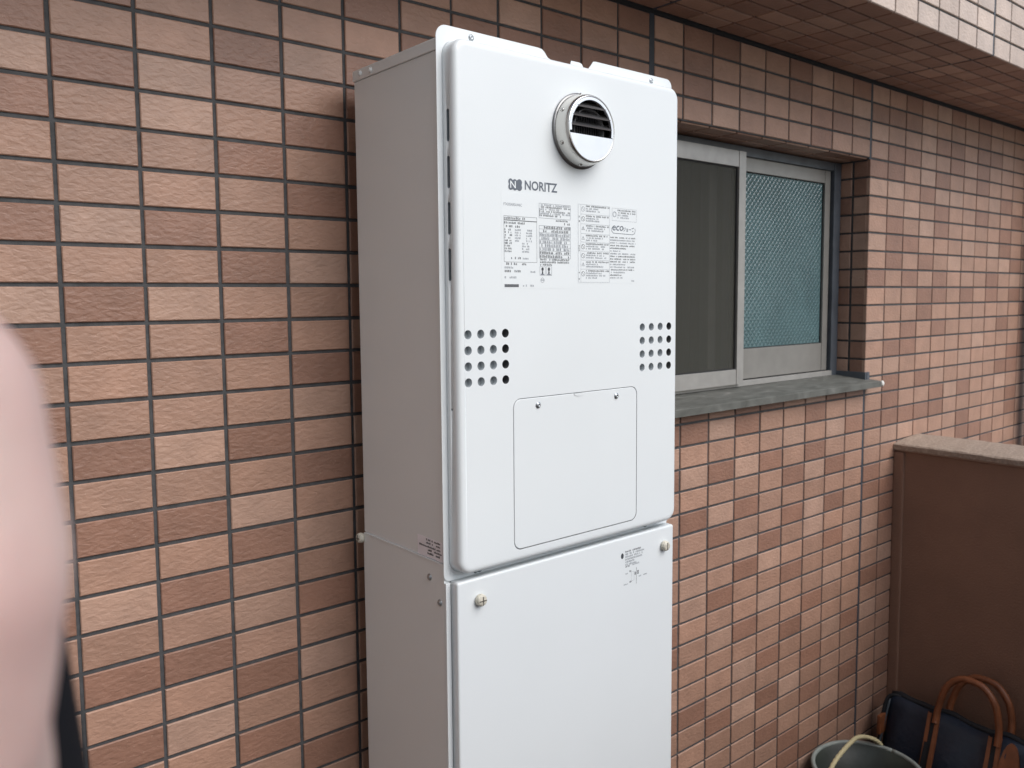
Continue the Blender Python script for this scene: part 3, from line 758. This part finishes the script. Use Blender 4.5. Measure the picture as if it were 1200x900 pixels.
# downpipe beyond
dp = empty('downpipe', (3.17, -0.07, FLOOR)); tag(dp, 'brown downpipe running down the tiled wall at its far right end', 'pipe')
dpm = mat('brown_pipe_plastic', (.20, .10, .06), .5)
bm = bmesh.new(); lathe(bm, (3.168, -0.055, FLOOR), (0, 0, 1), [(0, .040), (FLOOR*-1 + .06, .040), (FLOOR*-1 + SOFF, .040)], 32, cap1=True); from_bm('pipe', bm, dp, dpm)
for z in (-1.2, -.4): 
    bm = bmesh.new(); lathe(bm, (3.168, -0.055, z), (0, 0, 1), [(0, .0402), (0, .0435), (.025, .0435), (.025, .0402)], 32); from_bm('pipe_clamp', bm, dp, dpm)

# ---------------------------------------------------------------- bucket
bk = empty('bucket', (1.785, -0.148, FLOOR)); tag(bk, 'open dark green bucket with a pale rim and rope handle on the floor', 'bucket')
bc = (1.785, -0.148, FLOOR)
bgm = mat('bucket_plastic', (.030, .038, .032), .5, vary=(12, .3), bump=(40, .0006, 3))
bm = bmesh.new()
Hh = -1.54 - FLOOR
lathe(bm, bc, (0, 0, 1), [(0, .10), (.004, .104), (Hh*.5, .118), (Hh-.012, .131), (Hh-.004, .1315), (Hh-.004, .1275), (Hh*.5, .114), (.01, .10), (.009, .001)], 64, cap0=True)
from_bm('bucket_body', bm, bk, bgm)
bm = bmesh.new()
rr = [tuple(Vector(bc) + Vector((.1335*math.cos(2*math.pi*k/64), .1335*math.sin(2*math.pi*k/64), Hh-.003))) for k in range(65)]
tube(bm, rr, .0058, 10); from_bm('bucket_rim', bm, bk, mat('pale_rim', (.26, .29, .27), .55, vary=(30, .15)))
rope_m = mat('cream_rope', (.50, .44, .26), .9, bump=(500, .0008, 2))
def bpt(a, r_, z): return (bc[0] + r_*math.cos(R(a)), bc[1] + r_*math.sin(R(a)), bc[2] + Hh + z)
cp = [(1.922, -.116, -1.556), (1.918, -.116, -1.538), (1.905, -.104, -1.524), (1.884, -.086, -1.516), (1.850, -.082, -1.509), (1.810, -.088, -1.504), (1.759, -.096, -1.503), (1.701, -.105, -1.507), (1.655, -.114, -1.520), (1.640, -.118, -1.550), (1.642, -.120, -1.58)]
sp = spline(cp, 12)
bm = bmesh.new(); tube(bm, sp, .0052, 18, ell=lambda a: .82 + .34*abs(math.cos(1.5*a)), twist=.5)
from_bm('rope_handle', bm, bk, rope_m)

# ---------------------------------------------------------------- bag leaning on the parapet
bag = empty('travel_bag', (2.07, -0.30, FLOOR)); tag(bag, 'dark navy holdall bag with brown leather handles leaning against the parapet', 'bag')
navy = mat('navy_coated_cloth', (.010, .018, .034), .42, spec=.5, bump=(60, .0016, 4))
tan = mat('tan_leather', (.215, .072, .028), .48, bump=(300, .0004, 3), vary=(40, .2))
blackw = mat('black_webbing', (.008, .009, .012), .7, bump=(700, .0004, 2))
YA, YB = -0.052, -0.600            # ends along the parapet
def bag_front(y, t):               # t 0 bottom..1 top, front surface x, z
    e_ = min(1, (YA - y)/.05, (y - YB)/.05); e_ = max(0, e_)**.5
    x_ = 1.985 + .100*t**1.1 - .018*math.sin(math.pi*t)*e_ + .012*(1-e_)
    sag = max(0, math.sin(math.pi*(-.20 - y)/.15)) if -.35 < y < -.20 else 0
    z_ = FLOOR + .004 + t*.366 - .005*math.sin((y+.1)*14)*t - .007*sag*t + (.008*math.exp(-((y+.07)/.03)**2) + .0025*math.sin(y*46))*t
    x_ -= .010*math.sin(y*23 + 1.2)*math.sin(math.pi*t) + .004*math.sin(y*51 + t*9)*math.sin(math.pi*t)
    return x_, z_
bm = bmesh.new(); rings = []
ny = 44
for k in range(ny+1):
    u = k/ny; y = YA + (YB-YA)*u
    e_ = min(1, u/.07, (1-u)/.07)**.5
    s = []
    for q in range(15):
        t = q/14; x_, z_ = bag_front(y, t); wob = .003*math.sin(y*37 + t*6) + .002*math.sin(y*71+t*13)
        s.append((x_ + wob, y + .030*(1-t)*(1 if u < .5 else -1)*(1 - e_*.2)*0.9*(abs(u-.5)*2)**3, z_))
    for q in range(14, -1, -1):
        t = q/14; s.append((2.118 + .030*(1-t) + .016*math.sin(math.pi*t)*e_, s[q][1], s[q][2] + .002))
    cx = sum(p_[0] for p_ in s)/len(s)
    s = [(cx + (p_[0]-cx)*(.35 + .65*e_), p_[1], p_[2]) for p_ in s]
    rings.append(s)
loft(bm, rings); bmesh.ops.recalc_face_normals(bm, faces=bm.faces)
body = from_bm('bag_body', bm, bag, navy)
# zip along the top, end piping
bm = bmesh.new(); tube(bm, [(2.102 + .002*math.sin(k), -.058 - .532*k/24, bag_front(-.058 - .532*k/24, 1)[1] + .003 + .002*math.sin(k*1.9)) for k in range(25)], .0075, 8, ell=lambda a: 1 + .15*math.cos(2*a)); from_bm('top_seam', bm, bag, blackw)
bm = bmesh.new(); tube(bm, [(bag_front(YA-.006, q/12)[0] - .001, YA - .004 + .024*(1-q/12), bag_front(YA, q/12)[1]) for q in range(13)], .0028, 8); from_bm('end_piping', bm, bag, mat('grey_piping', (.07, .085, .10), .5))
def strap(y0, y1, w_, m, t0=0., t1=1., lift=.0035, name='strap'):
    bm = bmesh.new(); rg = []
    for q in range(17):
        t = t0 + (t1-t0)*q/16; yc = y0 + (y1-y0)*q/16
        row = []
        for s_, l in ((-1, 0), (-.8, lift), (.8, lift), (1, 0)):
            x_, z_ = bag_front(yc, t); row.append((x_ - l - .0035, yc + s_*w_/2, z_))
        for s_ in (1, -1): row.append((bag_front(yc, t)[0] + .006, yc + s_*w_/2, bag_front(yc, t)[1]))
        rg.append(row)
    loft(bm, rg, smooth=False); bmesh.ops.recalc_face_normals(bm, faces=bm.faces); return from_bm(name, bm, bag, m)
for yc in (-.195, -.352):
    strap(yc+.002, yc+.010, .030, blackw, lift=.003, name='webbing')
    strap(yc+.014, yc+.020, .012, tan, lift=.0052, name='leather_strap'); strap(yc-.010, yc-.002, .012, tan, lift=.0052, name='leather_strap')
# leather patch
bm = bmesh.new(); pts = []
for a in range(0, 360, 20):
    t = .80 + .20*math.sin(R(a)); y = -.385 + .024*math.cos(R(a)); x_, z_ = bag_front(y, min(t, 1)); pts.append((x_ - .006, y, z_))
loft(bm, [[(a+.004, b_, c_) for a, b_, c_ in pts], pts], smooth=False); bmesh.ops.recalc_face_normals(bm, faces=bm.faces); from_bm('leather_patch', bm, bag, tan)
def handle(x_, dy, hgt, off):
    za = FLOOR + .362
    cp = [(x_-.010, -.193+dy, za-.012), (x_-.004, -.193+dy, za), (x_+off*.3, -.196+dy, za+.035), (x_+off*.6, -.214+dy, za+hgt*.72), (x_+off, -.245+dy, za+hgt*.96), (x_+off, -.275+dy, za+hgt), (x_+off, -.308+dy, za+hgt*.94), (x_+off*.6, -.338+dy, za+hgt*.68), (x_+off*.3, -.350+dy, za+.035), (x_-.006, -.352+dy, za), (x_-.010, -.352+dy, za-.012)]
    bm = bmesh.new(); tube(bm, spline(cp, 8), .0088, 12); return from_bm('handle', bm, bag, tan)
handle(2.078, 0, .132, .01); handle(2.128, -.012, .122, .02)
bm = bmesh.new(); box(bm, 2.04, 2.085, -.053, -.043, FLOOR+.27, FLOOR+.325, bev=.004); from_bm('end_tab', bm, bag, tan)
bm = bmesh.new(); tube(bm, spline([(2.11, -.10, FLOOR+.37), (2.09, -.058, FLOOR+.374), (2.075, -.046, FLOOR+.33), (2.06, -.042, FLOOR+.24), (2.03, -.036, FLOOR+.15), (2.00, -.030, FLOOR+.03)], 6), .009, 8, ell=lambda a: 1 - .5*abs(math.cos(a))); from_bm('shoulder_strap', bm, bag, blackw)

# ---------------------------------------------------------------- ground and unseen walls placed to shape the light
bm = bmesh.new(); quad_ = [bm.verts.new(p) for p in ((-60, -60, FLOOR), (60, -60, FLOOR), (60, 60, FLOOR), (-60, 60, FLOOR))]; bm.faces.new(quad_)
tag(from_bm('ground', bm, None, mat('concrete_floor', (.25, .24, .22), .85, bump=(120, .002, 4), vary=(4, .12))), kind='structure')
rw = empty('shading_side_wall', (-1.05, -2.5, FLOOR)); tag(rw, 'tall pale wall added out of view on the left to block and bounce light', 'wall')  # unseen wall, added to block light from the left and bounce some back
nbox('wall_body', -1.25, -0.85, -5.0, -0.001, FLOOR, 3.0, rw, mat('bounce_render', (.68, .69, .67), .85, bump=(260, .0011, 4)))
nbox('shading_front_wall', -0.849, PX1, -1.49, -1.36, FLOOR, -0.60, par, pm)  # unseen front parapet, placed and raised to darken the lower wall and corner

# ---------------------------------------------------------------- the hand close to the lens
skin = mat('skin', (.68, .50, .45), .5, bump=(900, .0003, 3), vary=(45, .07))
sp_ = skin.node_tree.nodes['Principled BSDF']; sp_.inputs['Subsurface Weight'].default_value = .15; sp_.inputs['Subsurface Scale'].default_value = .005
sp_.inputs['Subsurface Radius'].default_value = (1, .3, .2)
n = skin.node_tree.nodes; L = skin.node_tree.links
t = n.new('ShaderNodeTexNoise'); t.inputs['Scale'].default_value = 38; t.inputs['Detail'].default_value = 3
g = n.new('ShaderNodeNewGeometry'); L.new(g.outputs['Position'], t.inputs['Vector'])
r = n.new('ShaderNodeValToRGB'); e = r.color_ramp.elements; e[0].position = .38; e[0].color = (.57, .415, .375, 1); e[1].position = .66; e[1].color = (.56, .375, .345, 1)
L.new(t.outputs['Fac'], r.inputs[0]); L.new(r.outputs[0], sp_.inputs['Base Color'])
person = bpy.data.objects.new('person', None); C.objects.link(person)
person.location = CAM + ROT.to_matrix() @ Vector((-.0018, -.0002, 0)); person.rotation_euler = ROT
tag(person, 'blurred raised hand and black sleeve of a person close up at the left edge', 'person')
def cap(bm, a, b_, ra, rb, n_=14):
    a, b_ = Vector(a), Vector(b_); ax = (b_-a).normalized(); rg = []
    for k in range(5): t = R(-90 + 90*k/5 + 4); rg.append(circ(a + ax*ra*math.sin(t), ax, ra*math.cos(t), n_))
    for k in range(6): t = R(90*k/5 - (4 if k == 5 else 0)); rg.append(circ(b_ + ax*rb*math.sin(t), ax, rb*math.cos(t), n_))
    loft(bm, rg)
bm = bmesh.new()
D = -.112
# local frame: x right, y up, -z away from the lens
knk = [(-.0935, .038, D), (-.1120, .046, D-.002), (-.1300, .044, D-.004), (-.1470, .036, D-.006)]
side = [(-.0945, .030, D), (-.0915, .012, D), (-.0850, -.008, D), (-.0815, -.0285, D), (-.0862, -.0497, D-.003), (-.0950, -.068, D-.020), (-.1080, -.090, D-.045)]
for a_, b_ in zip(side, side[1:]): cap(bm, a_, b_, .0220 if a_[1] < .01 else .0150, .0220 if b_[1] < .01 else .0170)
for q in knk: cap(bm, (q[0]*.25 - .108*.75, -.055, D-.010), q, .0175, .0112)
cap(bm, (-.112, -.050, D-.004), (-.106, .010, D), .022, .017); cap(bm, (-.126, -.050, D-.006), (-.130, .010, D-.002), .020, .015)
cap(bm, (-.0900, -.016, D+.010), (-.0960, .014, D+.018), .015, .0115)            # thumb, laid across the palm
cap(bm, (-.0960, .014, D+.018), (-.1060, .040, D+.020), .0112, .0088)
for (q, l1, l2, l3, dx) in ((knk[0], .040, .024, .018, -.002), (knk[1], .044, .028, .019, -.001), (knk[2], .041, .026, .018, .001), (knk[3], .032, .019, .016, .004)):
    p1 = (q[0]+dx*2, q[1]+l1*.95, q[2]+l1*.2); p2 = (p1[0]+dx, p1[1]+l2*.85, p1[2]+l2*.5); p3 = (p2[0], p2[1]+l3*.7, p2[2]+l3*.65)
    cap(bm, q, p1, .0100, .0088); cap(bm, p1, p2, .0088, .0078); cap(bm, p2, p3, .0078, .0066)
cap(bm, (-.1090, -.070, D-.032), (-.116, -.160, D-.062), .0235, .026); cap(bm, (-.118, -.160, D-.058), (-.124, -.300, D-.095), .029, .036)
hand = bpy.data.meshes.new('hand'); bm.to_mesh(hand); bm.free()
ho = bpy.data.objects.new('body', hand); C.objects.link(ho); ho.parent = person; hand.materials.append(skin)
md = ho.modifiers.new('remesh', 'REMESH'); md.mode = 'VOXEL'; md.voxel_size = .0022; md.use_smooth_shade = True
md = ho.modifiers.new('smooth', 'SMOOTH'); md.factor = .6; md.iterations = 7
bm = bmesh.new(); n_ = 40
axp = [(((-.1150-.0035), -.052, -.150), .0335, .9), ((-.1155-.0035, -.055, -.151), .0360, .85), ((-.1150-.004, -.075, -.156), .0370, .6), ((-.114-.006, -.11, -.165), .039, .35), ((-.118, -.20, -.188), .045, .28), ((-.124, -.32, -.215), .051, .25)]
rg = []
for k, (c_, r_, tl) in enumerate(axp):
    rg.append([(c_[0] + r_*math.cos(2*math.pi*q/n_), c_[1] - tl*r_*math.sin(2*math.pi*q/n_)*.8, c_[2] + r_*math.sin(2*math.pi*q/n_)) for q in range(n_)])
loft(bm, rg, False, False)
bmesh.ops.recalc_face_normals(bm, faces=bm.faces)
sl_ = bpy.data.meshes.new('sleeve'); bm.to_mesh(sl_); bm.free()
so = bpy.data.objects.new('sleeve', sl_); C.objects.link(so); so.parent = person; so.location = (-.0022, -.004, 0); sl_.materials.append(mat('black_knit', (.005, .0055, .008), .95, spec=.15, bump=(900, .0006, 2)))
